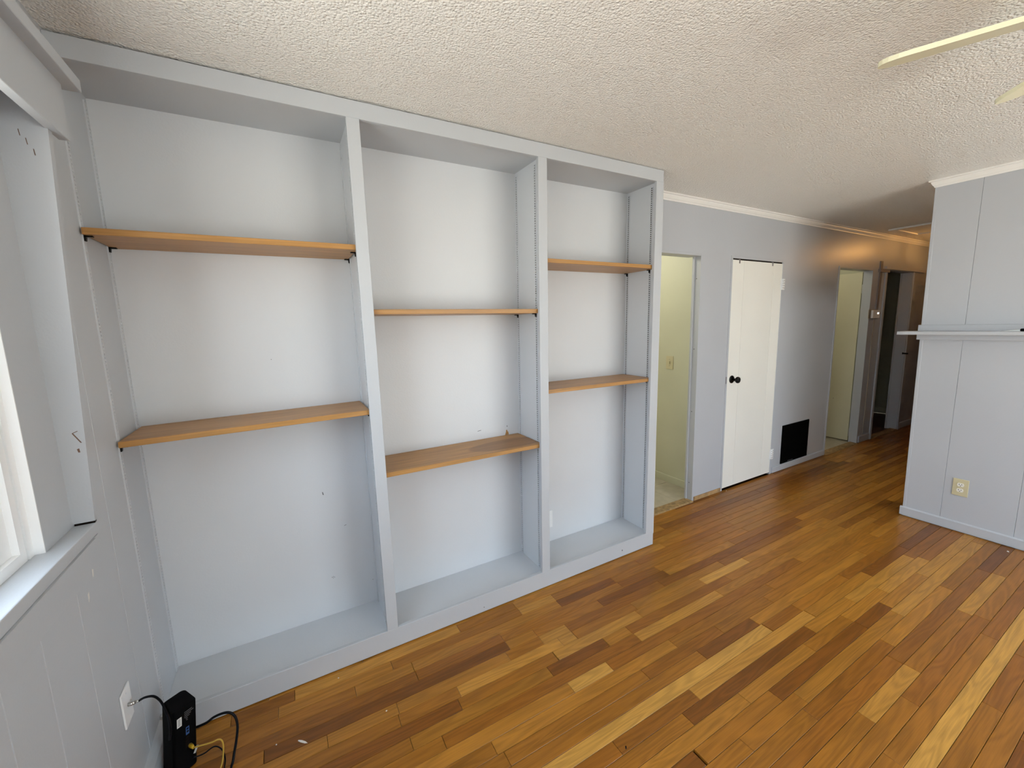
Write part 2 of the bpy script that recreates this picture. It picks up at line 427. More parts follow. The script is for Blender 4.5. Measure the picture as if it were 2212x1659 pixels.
# ------------------------------------------------------------------ left wall with deep window recess and grooved boards
WY0, WY1, WZ0, WZ1 = -3.20, -0.386, 0.985, 2.10
wl = thing('wall_left'); struct(wl, 'grey grooved-board wall with window beside the bookcase', 'wall')
bm = BM()
box(bm, -0.16, -0.012, -0.225, D, 0, CZ)                   # beside bookcase
box(bm, -0.16, -0.012, REAR, -0.225, 0, 0.948)             # below sill
box(bm, -0.16, -0.012, REAR, -0.225, 2.2, CZ)              # above window
box(bm, -0.16, -0.047, WY1, -0.225, 0.948, 2.2)            # recess cheek by the window
box(bm, -0.16, -0.012, REAR, WY0, 0.948, 2.2)
box(bm, -0.16, -0.047, WY0, WY1, WZ1, 2.2)
obj('wall_core', bm, 'paint', wl)
def board(y0, y1, z0, z1):
    bm = BM(); v = 0.0022
    P = [(-0.014, y0), (-0.014, y1), (-0.004, y1), (0, y1 - v), (0, y0 + v), (-0.004, y0)]
    extrude_profile(bm, [(p[0], p[1], 0) for p in P], (0, 0, z0), (0, 0, z1))
    obj('wall_board', bm, 'paint', wl)
board(-0.128, D, 0, CZ); board(-0.225, -0.128, 0.948, CZ); board(-0.405, -0.128, 0, 0.948)
ys = [-0.225, -0.405, -0.592, -0.745, -1.0, -1.3, -1.6, -1.95, -2.3, -2.7, -3.2, -3.6, REAR]
for a, b in zip(ys[2:], ys[1:]): board(a, b, 0, 0.948)
for a, b in zip(ys[1:], ys): board(a, b, 2.2, CZ)
for i in range(10, 12): board(ys[i + 1], ys[i], 0.948, 2.2)
# sill, apron
sl = thing('sill_left'); struct(sl, 'deep painted window sill with apron under the side window', 'sill')
bm = BM(); box(bm, -0.16, 0.002, -3.35, -0.222, 0.950, 0.985); bevel(bm, 0.003, 2); obj('sill_board', bm, 'paint', sl)
bm = BM(); hexa(bm, [(-0.01, -3.35, 0.862), (0.002, -3.35, 0.862), (0.002, -0.33, 0.862), (-0.01, -0.33, 0.862)], [(-0.01, -3.35, 0.95), (0.007, -3.35, 0.95), (0.007, -0.26, 0.95), (-0.01, -0.26, 0.95)]); obj('apron', bm, 'paint', sl)
# tapered side casing of the recess
bm = BM()
hexa(bm, [(-0.05, -0.228, 0.992), (0.001, -0.228, 0.992), (0.001, -0.212, 0.992), (-0.05, -0.212, 0.992)], [(-0.05, -0.228, 2.20), (0.054, -0.228, 2.20), (0.054, -0.205, 2.20), (-0.05, -0.205, 2.20)])
cs = obj('trim_1', bm, 'paint'); struct(cs, 'tapered upright casing board between side window and bookcase wall', 'trim')
bxo('bottom_shade_strip', (-0.044, 0.0, -0.2276, -0.214, 0.9856, 0.992), 'gap', cs)  # solid dark strip, stands for the shade under the casing
def chip(name, poly, m, parent, normal_axis, pos, th=0.0006):
    """small flat flake on a surface; poly = list of 2-D points in the surface plane"""
    bm = BM(); pr = []
    def P(u_, v_, n_):
        return {'x': (pos + n_, u_, v_), 'y': (u_, pos + n_, v_), 'z': (u_, v_, pos + n_)}[normal_axis]
    a = [bm.verts.new(P(u_, v_, 0)) for u_, v_ in poly]; b = [bm.verts.new(P(u_, v_, th)) for u_, v_ in poly]
    k = len(poly); bm.faces.new(a[::-1]); bm.faces.new(b)
    for i in range(k): bm.faces.new([a[i], a[(i + 1) % k], b[(i + 1) % k], b[i]])
    return obj(name, bm, m, parent)
chip('scratch', [(-0.014, 1.262), (-0.011, 1.262), (0.004, 1.232), (0.001, 1.232)], 'chip_brown', cs, 'y', -0.228, -0.0006)
chip('scratch', [(-0.012, 1.263), (-0.001, 1.268), (-0.001, 1.266), (-0.012, 1.261)], 'chip_brown', cs, 'y', -0.228, -0.0006)
chip('scratch', [(-0.009, 1.214), (-0.004, 1.216), (-0.003, 1.204), (-0.007, 1.204)], 'chip_brown', cs, 'y', -0.228, -0.0006)
for q in [(-0.008, 2.075), (0.003, 2.055), (0.014, 2.03)]:
    chip('scratch', [(q[0], q[1]), (q[0] + 0.0015, q[1]), (q[0] + 0.003, q[1] - 0.016), (q[0] + 0.0015, q[1] - 0.016)], 'chip_brown', cs, 'y', -0.228, -0.0006)
chip('paint_chip', [(-0.300, 0.874), (-0.292, 0.870), (-0.297, 0.852), (-0.303, 0.850)], 'chip_white', wl, 'x', 0.0)
chip('paint_chip', [(-0.350, 0.824), (-0.341, 0.828), (-0.342, 0.812), (-0.350, 0.802)], 'chip_white', wl, 'x', 0.0)
# cornice box over window
co = thing('window_cornice'); tag(co, 'grey painted cornice box hanging above the side window', 'cornice')
bm = BM(); box(bm, 0.043, 0.068, -3.35, -0.152, 2.086, 2.236); bevel(bm, 0.0015); obj('front_board', bm, 'paint', co)
bm = BM(); box(bm, 0.0, 0.1, -3.35, -0.118, 2.234, 2.269); bevel(bm, 0.0015); obj('top_ledge', bm, 'paint', co)
# window
wn = thing('window_1', (-0.1, -1.8, WZ0)); struct(wn, 'white vinyl double window in left wall above deep sill', 'window')
bm = BM()
box(bm, -0.16, -0.0465, WY1 - 0.003, WY1, WZ0, WZ1); box(bm, -0.16, -0.0465, WY0, WY0 + 0.003, WZ0, WZ1); box(bm, -0.16, -0.0465, WY0 + 0.003, WY1 - 0.003, WZ1 - 0.003, WZ1)
obj('jamb_liner', bm, 'vinyl', wn)
bm = BM()
for e0, sg in ((WY1 - 0.003, -1), (WY0 + 0.003, 1)):
    for d0, d1, xf in ((0, 0.022, -0.066), (0.022, 0.028, -0.074), (0.028, 0.052, -0.068)):
        q = sorted((e0 + sg * d0, e0 + sg * d1)); box(bm, -0.15, xf, q[0], q[1], WZ0, WZ1 - 0.003)
box(bm, -0.15, -0.068, WY0 + 0.055, WY1 - 0.055, WZ0, WZ0 + 0.028); box(bm, -0.15, -0.068, WY0 + 0.055, WY1 - 0.055, WZ1 - 0.045, WZ1 - 0.003)
obj('window_frame', bm, 'vinyl', wn)
ym = (WY0 + WY1) / 2
for a, b in ((WY0 + 0.055, ym + 0.02), (ym - 0.02, WY1 - 0.055)):
    off = 0.0 if a < ym - 0.1 else 0.016
    bm = BM(); s = 0.05; X0, X1 = -0.128 + off, -0.098 + off
    z0, z1 = WZ0 + 0.028, WZ1 - 0.045
    box(bm, X0, X1, a, a + s, z0, z1); box(bm, X0, X1, b - s, b, z0, z1); box(bm, X0, X1, a + s, b - s, z0, z0 + 0.055); box(bm, X0, X1, a + s, b - s, z1 - 0.045, z1)
    sh = obj('sash', bm, 'vinyl', wn)
    bm = BM(); box(bm, X0 + 0.014, X0 + 0.017, a + s - 0.004, b - s + 0.004, z0 + 0.05, z1 - 0.04); p_ = obj('pane', bm, 'glass', sh)
    bm = BM(); g = 0.006
    for q in ((a + s - g, a + s + 0.002), (b - s - 0.002, b - s + g)): box(bm, X0 + 0.0105, X1 - 0.002, q[0], q[1], z0 + 0.055, z1 - 0.045)
    obj('glazing_bead', bm, 'gasket', sh)

struct(bxo('wall_blocker', (-1.15, -0.165, -4.15, -3.30, -0.4, 3.2), 'blocker_dark'), 'added dark wall outdoors past the side window, blocking daylight', 'wall')  # unseen wall added to keep daylight off the window casing
# ------------------------------------------------------------------ right (mantel) wall, boards with grooves
wr = thing('wall_right'); struct(wr, 'grey-blue board wall carrying the mantel shelf', 'wall')
YT, YB = -0.681, -0.706      # far corner leans a little
bm = BM()
hexa(bm, [(XR + 0.012, REAR, 0), (XR + 0.17, REAR, 0), (XR + 0.17, YB, 0), (XR + 0.012, YB, 0)], [(XR + 0.012, REAR, CZ), (XR + 0.17, REAR, CZ), (XR + 0.17, YT, CZ), (XR + 0.012, YT, CZ)])
obj('wall_core', bm, 'paint_wall', wr)
def rboard(y0, y1b, y1t, z0, z1):
    bm = BM(); v = 0.0014
    def prof(y1): return [(XR + 0.014, y0), (XR + 0.003, y0), (XR, y0 + v), (XR, y1 - v), (XR + 0.003, y1), (XR + 0.014, y1)]
    a = [bm.verts.new((p[0], p[1], z0)) for p in prof(y1b)]; b = [bm.verts.new((p[0], p[1], z1)) for p in prof(y1t)]
    for i in range(6): bm.faces.new([a[i], a[(i + 1) % 6], b[(i + 1) % 6], b[i]])
    bm.faces.new(a[::-1]); bm.faces.new(b)
    obj('wall_board', bm, 'paint_wall', wr)
rboard(-0.908, YB - 0.014, YT - 0.014, 0, CZ)
bm = BM(); hexa(bm, [(XR - 0.001, YB - 0.016, 0), (XR + 0.02, YB - 0.016, 0), (XR + 0.02, YB + 0.003, 0), (XR - 0.001, YB + 0.003, 0)], [(XR - 0.001, YT - 0.016, CZ), (XR + 0.02, YT - 0.016, CZ), (XR + 0.02, YT + 0.003, CZ), (XR - 0.001, YT + 0.003, CZ)]); bevel(bm, 0.0015); obj('corner_strip', bm, 'paint_wall', wr)
yy = [-0.908, -1.254, -1.62, -1.98, -2.35, -2.9, -3.5, REAR]
for a, b in zip(yy[1:], yy): rboard(a, b, b, 0, CZ)
# hall side wall, hall end, rear wall of living room
bm = BM(); box(bm, XR + 0.17, 4.90, -0.80, -0.70, 0, CZ); box(bm, 4.90, 5.70, -0.80, -0.70, 2.04, CZ); box(bm, 5.70, XE + 0.1, -0.80, -0.70, 0, CZ)  # doorway and room behind it are added to brighten the hall wall
struct(obj('wall_hall', bm, 'paint_wall'), 'hallway side wall with added light doorway hidden behind the mantel wall', 'wall')
bm = BM(); box(bm, 6.6, 6.7, -2.8, -0.80, 0, CZ); box(bm, XR + 0.17, 6.7, -2.9, -2.8, 0, CZ)
struct(obj('wall_added_room', bm, 'cream'), 'walls of the added light room across the hallway', 'wall')
struct(bxo('floor_added_room', (XR + 0.17, 6.6, -2.8, -0.71, -0.012, -0.001), 'tile'), 'pale floor of the added light room across the hallway', 'floor')
struct(bxo('wall_hall_end', (XE, XE + 0.1, -0.80, D, 0, CZ), 'paint_wall'), 'end wall of the hallway', 'wall')
bm = BM(); a, b = REAR_WIN[0]
box(bm, -0.16, a, REAR - 0.12, REAR, 0, CZ); box(bm, b, XR + 0.17, REAR - 0.12, REAR, 0, CZ); box(bm, a, b, REAR - 0.12, REAR, 0, RZ0); box(bm, a, b, REAR - 0.12, REAR, RZ1, CZ)
struct(obj('wall_rear', bm, 'paint_wall'), 'wall behind the viewer with a wide glazed opening', 'wall')
t = thing('window_2', ((a + b) / 2, REAR, RZ0)); struct(t, 'wide full-height glazed patio window behind the viewer', 'window')
bm = BM(); mid = (a + b) / 2
for u0, u1 in ((a, a + 0.05), (mid - 0.03, mid + 0.03), (b - 0.05, b)): box(bm, u0, u1, REAR - 0.09, REAR - 0.03, RZ0, RZ1)
box(bm, a, b, REAR - 0.09, REAR - 0.03, RZ0, RZ0 + 0.05); box(bm, a, b, REAR - 0.09, REAR - 0.03, RZ1 - 0.05, RZ1)
obj('window_frame', bm, 'vinyl', t)
for u0, u1 in ((a + 0.05, mid - 0.03), (mid + 0.03, b - 0.05)): bxo('pane', (u0, u1, REAR - 0.062, REAR - 0.058, RZ0 + 0.05, RZ1 - 0.05), 'glass', t)

# ------------------------------------------------------------------ rooms behind the doors
bm = BM()
box(bm, 2.2, 9.0, 2.0, 2.1, 0, CZ)                           # far wall
box(bm, 2.2, 2.3, D + T, 2.0, 0, CZ)
box(bm, 3.647, 3.757, D + T, 2.0, 0, CZ); box(bm, 3.60, 3.647, D + T - 0.002, D + T + 0.01, 0, CZ)
box(bm, 5.0, 5.1, D + T, 2.0, 0, CZ)
box(bm, 6.62, 6.72, D + T, 2.0, 0, CZ)
box(bm, 8.67, 8.77, D + T, 2.0, 0, CZ)
struct(obj('wall_side_rooms', bm, 'cream'), 'cream-green walls of the small rooms behind the doorways', 'wall')
def tilefloor(name, label, xs, ys_):
    f = bxo(name, (xs[0], xs[-1], ys_[0], ys_[-1], -0.06, -0.004), 'grout'); struct(f, label, 'floor')
    for a, b in zip(xs, xs[1:]):
        for c, d in zip(ys_, ys_[1:]):
            bm = BM(); box(bm, a + 0.0015, b - 0.0015, c + 0.0015, d - 0.0015, -0.012, 0.0); bevel(bm, 0.001); obj('tile', bm, 'tile', f)
tilefloor('floor_tiled', 'beige square-tiled floor inside the first doorway', [2.37, 2.70, 3.03, 3.36, 3.647], [0.383, 0.711, 1.04, 1.37, 1.7, 2.0])
tilefloor('floor_tiled', 'beige tiled floor below the open cream door', [5.1, 5.43, 5.76, 6.09, 6.42, 6.62], [0.383, 0.711, 1.04, 1.37, 1.7, 2.0])
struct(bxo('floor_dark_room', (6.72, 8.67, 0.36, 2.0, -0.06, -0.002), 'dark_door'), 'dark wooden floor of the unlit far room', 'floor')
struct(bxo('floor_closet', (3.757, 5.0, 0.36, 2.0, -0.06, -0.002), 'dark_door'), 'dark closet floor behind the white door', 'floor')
for x0, x1, y0, y1 in ((3.632, 3.647, D + T, 2.0),):
    struct(bxo('baseboard_tiled_room', (x0, x1, y0, y1, 0, 0.068), 'cream', bev=0.003), 'cream baseboard along the tiled-room wall', 'baseboard')
struct(bxo('baseboard_dark_room', (8.655, 8.67, D + T, 2.0, 0, 0.09), 'cream', bev=0.003), 'baseboard at the back of the dark far room', 'baseboard')
def threshold(a, b, label):
    bm = BM(); extrude_profile(bm, [(0, 0.288, -0.004), (0, 0.300, 0.008), (0, 0.372, 0.010), (0, 0.388, -0.002)], (a, 0, 0), (b, 0, 0))
    t = obj('trim_threshold', bm, 'threshold'); struct(t, label, 'threshold')
threshold(2.70, 3.46, 'worn wooden threshold under the first doorway beside the bookcase')
threshold(5.70, 6.476, 'wooden threshold under the cream-door doorway')
threshold(6.86, 7.62, 'wooden threshold at the dark far doorway')

# jambs ----------------------------------------------------------------
def jamb(n_, label, a, b, h, stop=True, left=True, m='paint_wall', deep=D + T + 0.004):
    t = thing('door_frame'); struct(t, label, 'door frame')
    for s, xx in ((1, b), (-1, a)):
        if s < 0 and not left: continue
        bm = BM(); box(bm, xx - 0.004 if s > 0 else xx - 0.016, xx + 0.016 if s > 0 else xx + 0.004, D - 0.006, deep, 0, h + 0.016); bevel(bm, 0.0015); obj('jamb', bm, m, t)
        if stop:
            bm = BM(); box(bm, xx - 0.016 if s > 0 else xx + 0.004, xx - 0.004 if s > 0 else xx + 0.016, deep - 0.016, deep, 0.0, h); obj('door_stop', bm, m, t)
    bm = BM(); box(bm, a + 0.004, b - 0.004, D - 0.006, deep, h - 0.004, h + 0.016); bevel(bm, 0.0015); obj('head_jamb', bm, m, t)
    return t
j1 = jamb(1, 'grey-blue frame of the open doorway beside the bookcase', 2.70, 3.46, 2.034, deep=0.374)
for z in (1.86, 1.30, 0.78, 0.16): 
    bm = BM(); cyl(bm, (3.4562, D + 0.028, z), (-1, 0, 0), 0.0045, 0.0006, 10); obj('screw_hole', bm, 'mark_grey', j1)
jamb(2, 'thin frame strips around the white closet door', 3.862, 4.622, 2.040, stop=False)
jamb(3, 'door frame around the open cream door in the hallway', 5.70, 6.476, 2.040, stop=False, deep=0.392)
jamb(4, 'frame of the dark far doorway in the hallway', 6.86, 7.62, 2.062, stop=True)
for (a, b, z0, z1) in ((6.80, 6.845, 0, 2.06), (7.636, 7.68, 0, 2.06)):
    struct(bxo('trim_casing', (a, b, D - 0.014, D, z0, z1), 'paint_wall', bev=0.002), 'narrow casing strip on the %s of the dark far doorway' % ('near side' if a < 7 else 'far side'), 'trim')
struct(bxo('trim_head', (6.78, 7.95, D - 0.022, D, 2.064, 2.096), 'paint_wall', bev=0.002), 'head casing above the dark far doorway', 'trim')
# raw wood strip where baseboard is missing
struct(bxo('trim_2', (3.482, 3.842, D - 0.008, D, 0, 0.034), 'bare_wood'), 'bare wood strip at floor between doorway and closet door', 'trim')

# closet door --------------------------------------------------------------
dr = thing('door_1', (4.24, D, 0)); struct(dr, 'plain white closet door with black knob and two side hinges', 'door')
bm = BM()
xs_ = [3.866, 4.028, 4.473, 4.618]
for a, b in zip(xs_, xs_[1:]):
    bmx = BM(); v = 0.0022
    extrude_profile(bmx, [(p[0], p[1], 0) for p in [(a, D + 0.03), (a, D + 0.003), (a + v, D - 0.004), (b - v, D - 0.004), (b, D + 0.003), (b, D + 0.03)]], (0, 0, 0.022), (0, 0, 2.024))
    obj('door_board', bmx, 'door_white', dr)
bm.free()
bxo('head_shade_strip', (3.867, 4.617, D + 0.004, D + 0.02, 2.0245, 2.0358), 'gap', dr)  # dark strip painting the shade in the slit above the door
for a in (3.952, 4.445):
    bm = BM(); box(bm, a, a + 0.016, D - 0.006, D - 0.0038, 1.998, 2.034); box(bm, a, a + 0.016, D - 0.006, D + 0.02, 2.031, 2.034); obj('over_door_hook', bm, 'conduit_grey', dr)
bm = BM(); lathe(bm, (3.930, D - 0.004, 1.012), (0, -1, 0), [(0.034, 0), (0.034, 0.004), (0.030, 0.008), (0.013, 0.010)]); kn = obj('rosette', bm, 'black_metal', dr)
bm = BM(); lathe(bm, (3.930, D - 0.012, 1.012), (0, -1, 0), [(0.012, 0), (0.012, 0.03), (0.020, 0.034), (0.027, 0.042), (0.028, 0.050), (0.025, 0.059), (0.016, 0.064), (0.004, 0.066)]); obj('knob', bm, 'black_metal', dr)
bxo('latch_plate', (3.846, 3.8555, D - 0.0075, D - 0.004, 0.98, 1.04), 'conduit_grey', dr)
for z in (1.84, 0.205):
    bm = BM()
    cyl(bm, (4.632, D - 0.010, z - 0.05), (0, 0, 1), 0.0075, 0.10, 12)
    box(bm, 4.600, 4.632, D - 0.0065, D - 0.004, z - 0.05, z + 0.05); box(bm, 4.632, 4.664, D - 0.0085, D - 0.006, z - 0.05, z + 0.05)
    hg = obj('hinge', bm, 'white_plastic', dr)
    bm = BM()
    for k in (-0.033, -0.011, 0.012, 0.034): cyl(bm, (4.652, D - 0.0085, z + k), (0, -1, 0), 0.005, 0.0008, 10)
    for k in (-0.03, -0.01, 0.01, 0.03): cyl(bm, (4.632, D - 0.010, z + k - 0.001), (0, 0, 1), 0.0078, 0.002, 12)
    obj('screw', bm, 'conduit_grey', hg)

# cream door standing open
d2 = thing('door_2', (6.5, 0.43, 0)); struct(d2, 'cream door standing open in the middle hallway doorway', 'door')
bm = BM(); box(bm, 6.497, 6.532, 0.408, 1.168, 0.012, 2.03); bevel(bm, 0.002); obj('door_slab', bm, 'cream_door', d2)
for z in (1.84, 0.12):
    bm = BM(); cyl(bm, (6.487, 0.400, z - 0.05), (0, 0, 1), 0.006, 0.10, 10); box(bm, 6.473, 6.49, 0.380, 0.398, z - 0.05, z + 0.05); obj('hinge', bm, 'steel', d2)
chip('scratch', [(0.590, 0.520), (0.596, 0.522), (0.594, 0.508)], 'chip_brown', d2, 'x', 6.497, -0.0006)
# far end hall: dark door edge
d3 = thing('door_3', (8.19, 0.1, 0)); struct(d3, 'dark brown door at the far end of the hallway', 'door')
bm = BM(); box(bm, 8.185, 8.208, -0.62, 0.23, 0.01, 2.04); bevel(bm, 0.003); obj('door_slab', bm, 'dark_door', d3)
bm = BM(); box(bm, 8.18, 8.21, 0.235, 0.30, 0, 2.11); box(bm, 8.18, 8.21, -0.69, 0.30, 2.05, 2.11); obj('casing', bm, 'dark_door', d3)
# latch of the far room's doorway
d4 = thing('strike_latch', (7.616, D + 0.03, 1.0)); tag(d4, 'small black latch on the far doorway jamb', 'latch')
bm = BM(); box(bm, 7.600, 7.615, D + 0.004, D + 0.014, 1.015, 1.04); bevel(bm, 0.002); obj('plate', bm, 'black_metal', d4)
bm = BM(); cyl(bm, (7.607, D + 0.006, 1.027), (0, -1, 0), 0.009, 0.05, 12); obj('bolt', bm, 'black_metal', d4)

# baseboards -----------------------------------------------------------------
def base_x(name, label, a, b, h, th=0.012):
    bm = BM(); extrude_profile(bm, [(0, D, 0.006), (0, D - th, 0.006), (0, D - th, h - 0.006), (0, D - th + 0.006, h), (0, D, h)], (a, 0, 0), (b, 0, 0))
    struct(obj(name, bm, 'paint_wall'), label, 'baseboard')
base_x('baseboard_back', 'low grey baseboard under the black return vent', 4.655, 5.672, 0.064)
base_x('baseboard_back_middle', 'short baseboard under the thermostat', 6.515, 6.79, 0.085)
base_x('baseboard_back_far', 'baseboard beyond the dark far doorway', 7.69, 8.17, 0.085)
bm = BM(); extrude_profile(bm, [(XR, 0, 0.008), (XR - 0.013, 0, 0.008), (XR - 0.013, 0, 0.066), (XR - 0.006, 0, 0.073), (XR, 0, 0.073)], (0, YB + 0.016, 0), (0, REAR, 0))
struct(obj('baseboard_right', bm, 'paint_wall'), 'low painted baseboard along the mantel wall', 'baseboard')
bm = BM()
pr = [(0, 0, 0)] + [(0.004 + 0.024 * math.cos(t), 0, 0.012 + 0.072 * math.sin(t)) for t in [math.pi / 2 * i / 6 for i in range(7)]] + [(0, 0, 0.084)]
pr = [(0, 0, 0), (0.026, 0, 0), (0.026, 0, 0.05), (0.022, 0, 0.075), (0.012, 0, 0.092), (0, 0, 0.095)]
extrude_profile(bm, pr, (0, -0.004, 0), (0, REAR, 0))
struct(obj('baseboard_left', bm, 'paint'), 'rounded grey baseboard along the window wall', 'baseboard')

# crown mouldings --------------------------------------------------------------
CP = [(0, -0.048), (0.006, -0.048), (0.008, -0.040), (0.014, -0.034), (0.022, -0.020), (0.024, -0.012), (0.034, -0.008), (0.034, 0.0), (0, 0.0)]
bm = BM(); extrude_profile(bm, [(0, D - a, CZ + b) for a, b in CP], (2.62, 0, 0), (XE, 0, 0))
struct(obj('trim_3', bm, 'white_trim'), 'white crown moulding along the hallway wall', 'trim')
bm = BM()
a_ = [bm.verts.new((XR - a, YT + a * 0.9, CZ + b)) for a, b in CP]; b_ = [bm.verts.new((XR - a, REAR, CZ + b)) for a, b in CP]
for i in range(len(CP)): bm.faces.new([a_[i], a_[(i + 1) % len(CP)], b_[(i + 1) % len(CP)], b_[i]])
bm.faces.new(a_); bm.faces.new(b_[::-1])
struct(obj('trim_4', bm, 'white_trim'), 'white crown moulding on top of the mantel wall', 'trim')
# attic hatch on hall ceiling
ht = thing('attic_hatch', (6.7, -0.2, CZ)); tag(ht, 'framed attic hatch in the hallway ceiling', 'hatch')
for dims in ((6.36, 6.42, -0.55, 0.17), (6.98, 7.04, -0.55, 0.17), (6.42, 6.98, 0.11, 0.17), (6.42, 6.98, -0.55, -0.49)):
    bm = BM(); box(bm, *dims, CZ - 0.016, CZ); bevel(bm, 0.002); obj('hatch_trim', bm, 'white_trim', ht)
bm = BM(); box(bm, 6.42, 6.98, -0.49, 0.11, CZ - 0.006, CZ); obj('hatch_panel', bm, 'white_trim', ht)
# hallway ceiling lamp, hidden from the viewer behind the mantel wall
hl = thing('ceiling_lamp', (7.22, -0.19, CZ)); tag(hl, 'warm flush ceiling lamp in the hallway', 'lamp')
bm = BM(); lathe(bm, (7.22, -0.19, CZ), (0, 0, -1), [(0.05, 0), (0.05, 0.012), (0.012, 0.02), (0.012, 0.15)]); obj('stem', bm, 'brass', hl)
bm = BM(); lathe(bm, (7.22, -0.19, CZ - 0.175), (0, 0, 1), [(0.02, 0), (0.09, 0.012), (0.135, 0.040), (0.131, 0.042), (0.088, 0.016), (0.02, 0.004)]); obj('bowl_shade', bm, 'dark_door', hl)
bm = BM(); lathe(bm, (7.22, -0.19, CZ - 0.15), (0, 0, 1), [(0.012, 0), (0.026, 0.025), (0.022, 0.05), (0.010, 0.065)]); obj('bulb', bm, 'lamp_glow', hl)
pl_ = bpy.data.lights.new('hall_bulb', 'POINT'); pl_.energy = 9.0; pl_.color = (1.0, 0.50, 0.14); pl_.shadow_soft_size = 0.03
po = bpy.data.objects.new('hall_bulb', pl_); COL.objects.link(po); po.location = (7.22, -0.25, CZ - 0.085)
def added_lamp(label, x, y, e, col):  # unseen lamps added to brighten the hall wall and side rooms
    t = thing('ceiling_lamp', (x, y, CZ)); tag(t, label, 'lamp')
    bm = BM(); lathe(bm, (x, y, CZ), (0, 0, -1), [(0.10, 0), (0.10, 0.02), (0.09, 0.03)]); obj('base', bm, 'white_trim', t)
    bm = BM(); lathe(bm, (x, y, CZ - 0.03), (0, 0, -1), [(0.085, 0), (0.08, 0.03), (0.05, 0.055), (0.01, 0.06)]); obj('shade', bm, 'ivory', t)
    l_ = bpy.data.lights.new('added_bulb', 'POINT'); l_.energy = e; l_.color = col; l_.shadow_soft_size = 0.1
    o_ = bpy.data.objects.new('added_bulb', l_); COL.objects.link(o_); o_.location = (x, y, CZ - 0.15)
added_lamp('added ceiling lamp lighting the hallway through the hidden doorway', 5.35, -1.75, 22, (1.0, 0.97, 0.93))
added_lamp('added ceiling lamp lighting the first tiled room', 2.85, 1.15, 17, (1.0, 0.98, 0.88))  # takes the place of window daylight in that room
added_lamp('added ceiling lamp lighting the room with the cream door', 5.75, 1.0, 7, (1.0, 0.93, 0.70))

# ------------------------------------------------------------------ bookcase
bk = thing('bookcase', (1.33, 0, 0)); tag(bk, 'built-in grey painted bookcase with three tall open bays', 'bookcase')
ZT, ZB, ZS, ZF, TOP = 2.3745, 0.1015, 2.3895, 0.0763, 2.440
TH = 0.019
def stile(xb0, xb1, xt0, xt1, z0, z1):
    bm = BM(); hexa(bm, [(xb0, 0, z0), (xb1, 0, z0), (xb1, TH, z0), (xb0, TH, z0)], [(xt0, 0, z1), (xt1, 0, z1), (xt1, TH, z1), (xt0, TH, z1)]); bevel(bm, 0.0012)
    return obj('stile', bm, 'paint', bk)
bm = BM(); hexa(bm, [(0.0, 0, ZT), (2.6625, 0, ZT), (2.6625, TH, ZT), (0.0, TH, ZT)], [(0.0, 0, TOP), (2.6625, 0, TOP + 0.003), (2.6625, TH, TOP + 0.003), (0.0, TH, TOP)]); bevel(bm, 0.0012); obj('top_rail', bm, 'paint', bk)
bm = BM(); box(bm, 0.0, 2.645, 0, TH, 0.004, ZB); bevel(bm, 0.0015); obj('bottom_rail', bm, 'paint', bk)
stile(0.846, 0.897, 0.840, 0.8915, ZB, ZT)
stile(1.732, 1.7855, 1.749, 1.8025, ZB, ZT)
stile(2.575, 2.645, 2.603, 2.6625, ZB, ZT)
def slab(name, dims, m='paint'):
    bm = BM(); box(bm, *dims); return obj(name, bm, m, bk)
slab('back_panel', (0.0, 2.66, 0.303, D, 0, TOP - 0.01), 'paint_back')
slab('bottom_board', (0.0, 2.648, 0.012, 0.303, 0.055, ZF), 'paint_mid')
slab('soffit_board', (0.0, 2.66, 0.012, 0.303, ZS, ZS + 0.018))
def part_(xb, xt, th=0.019):
    bm = BM(); hexa(bm, [(xb, 0.012, ZF), (xb + th, 0.012, ZF), (xb + th, 0.303, ZF), (xb, 0.303, ZF)], [(xt, 0.012, ZS), (xt + th, 0.012, ZS), (xt + th, 0.303, ZS), (xt, 0.303, ZS)])
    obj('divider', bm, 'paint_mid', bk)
PB, PT = [0.860, 1.767, 2.642], [0.855, 1.784, 2.658]
for a, b in zip(PB, PT): part_(a, b)
# slotted shelf standards ------------------------------------------------------
def standard(xb, xt, yc, sgn):
    """sgn +1: front faces +x. Leans with its panel."""
    bm = BM(); z0, z1 = ZF + 0.004, ZS - 0.02; H = z1 - z0
    def X(z): return xb + (xt - xb) * (z - ZF) / (ZS - ZF)
    w_, t_ = 0.0085, 0.0045 * sgn
    def hb(ya, yb, d0, d1, za, zb, mi):
        a, b = X(za), X(zb)
        P = lambda x_, z_: [(x_ + d0, ya, z_), (x_ + d1, ya, z_), (x_ + d1, yb, z_), (x_ + d0, yb, z_)]
        hexa(bm, P(a, za), P(b, zb), mi)
    hb(yc - w_, yc - 0.0050, 0, t_, z0, z1, 0); hb(yc + 0.0050, yc + w_, 0, t_, z0, z1, 0)
    hb(yc - 0.0050, yc + 0.0050, 0, t_ * 0.15, z0, z1, 1)
    z = z0; k = 0
    while z < z1 - 0.003:
        hb(yc - 0.0050, yc + 0.0050, t_ * 0.4, t_ * 0.96, z, min(z + 0.0060, z1), 0); z += 0.0127
    return obj('shelf_standard', bm, ['paint_mid', 'dark_slot'], bk)
FY, RY = 0.085, 0.283
sd = {}
sd['1lf'] = standard(0, 0, 0.052, 1); sd['1lr'] = standard(0, 0, 0.272, 1)
sd['1rf'] = standard(PB[0], PT[0], FY, -1); sd['1rr'] = standard(PB[0], PT[0], RY, -1)
sd['2lf'] = standard(PB[0] + 0.019, PT[0] + 0.019, FY, 1); sd['2lr'] = standard(PB[0] + 0.019, PT[0] + 0.019, RY, 1)
sd['2rf'] = standard(PB[1], PT[1], FY, -1); sd['2rr'] = standard(PB[1], PT[1], RY, -1)
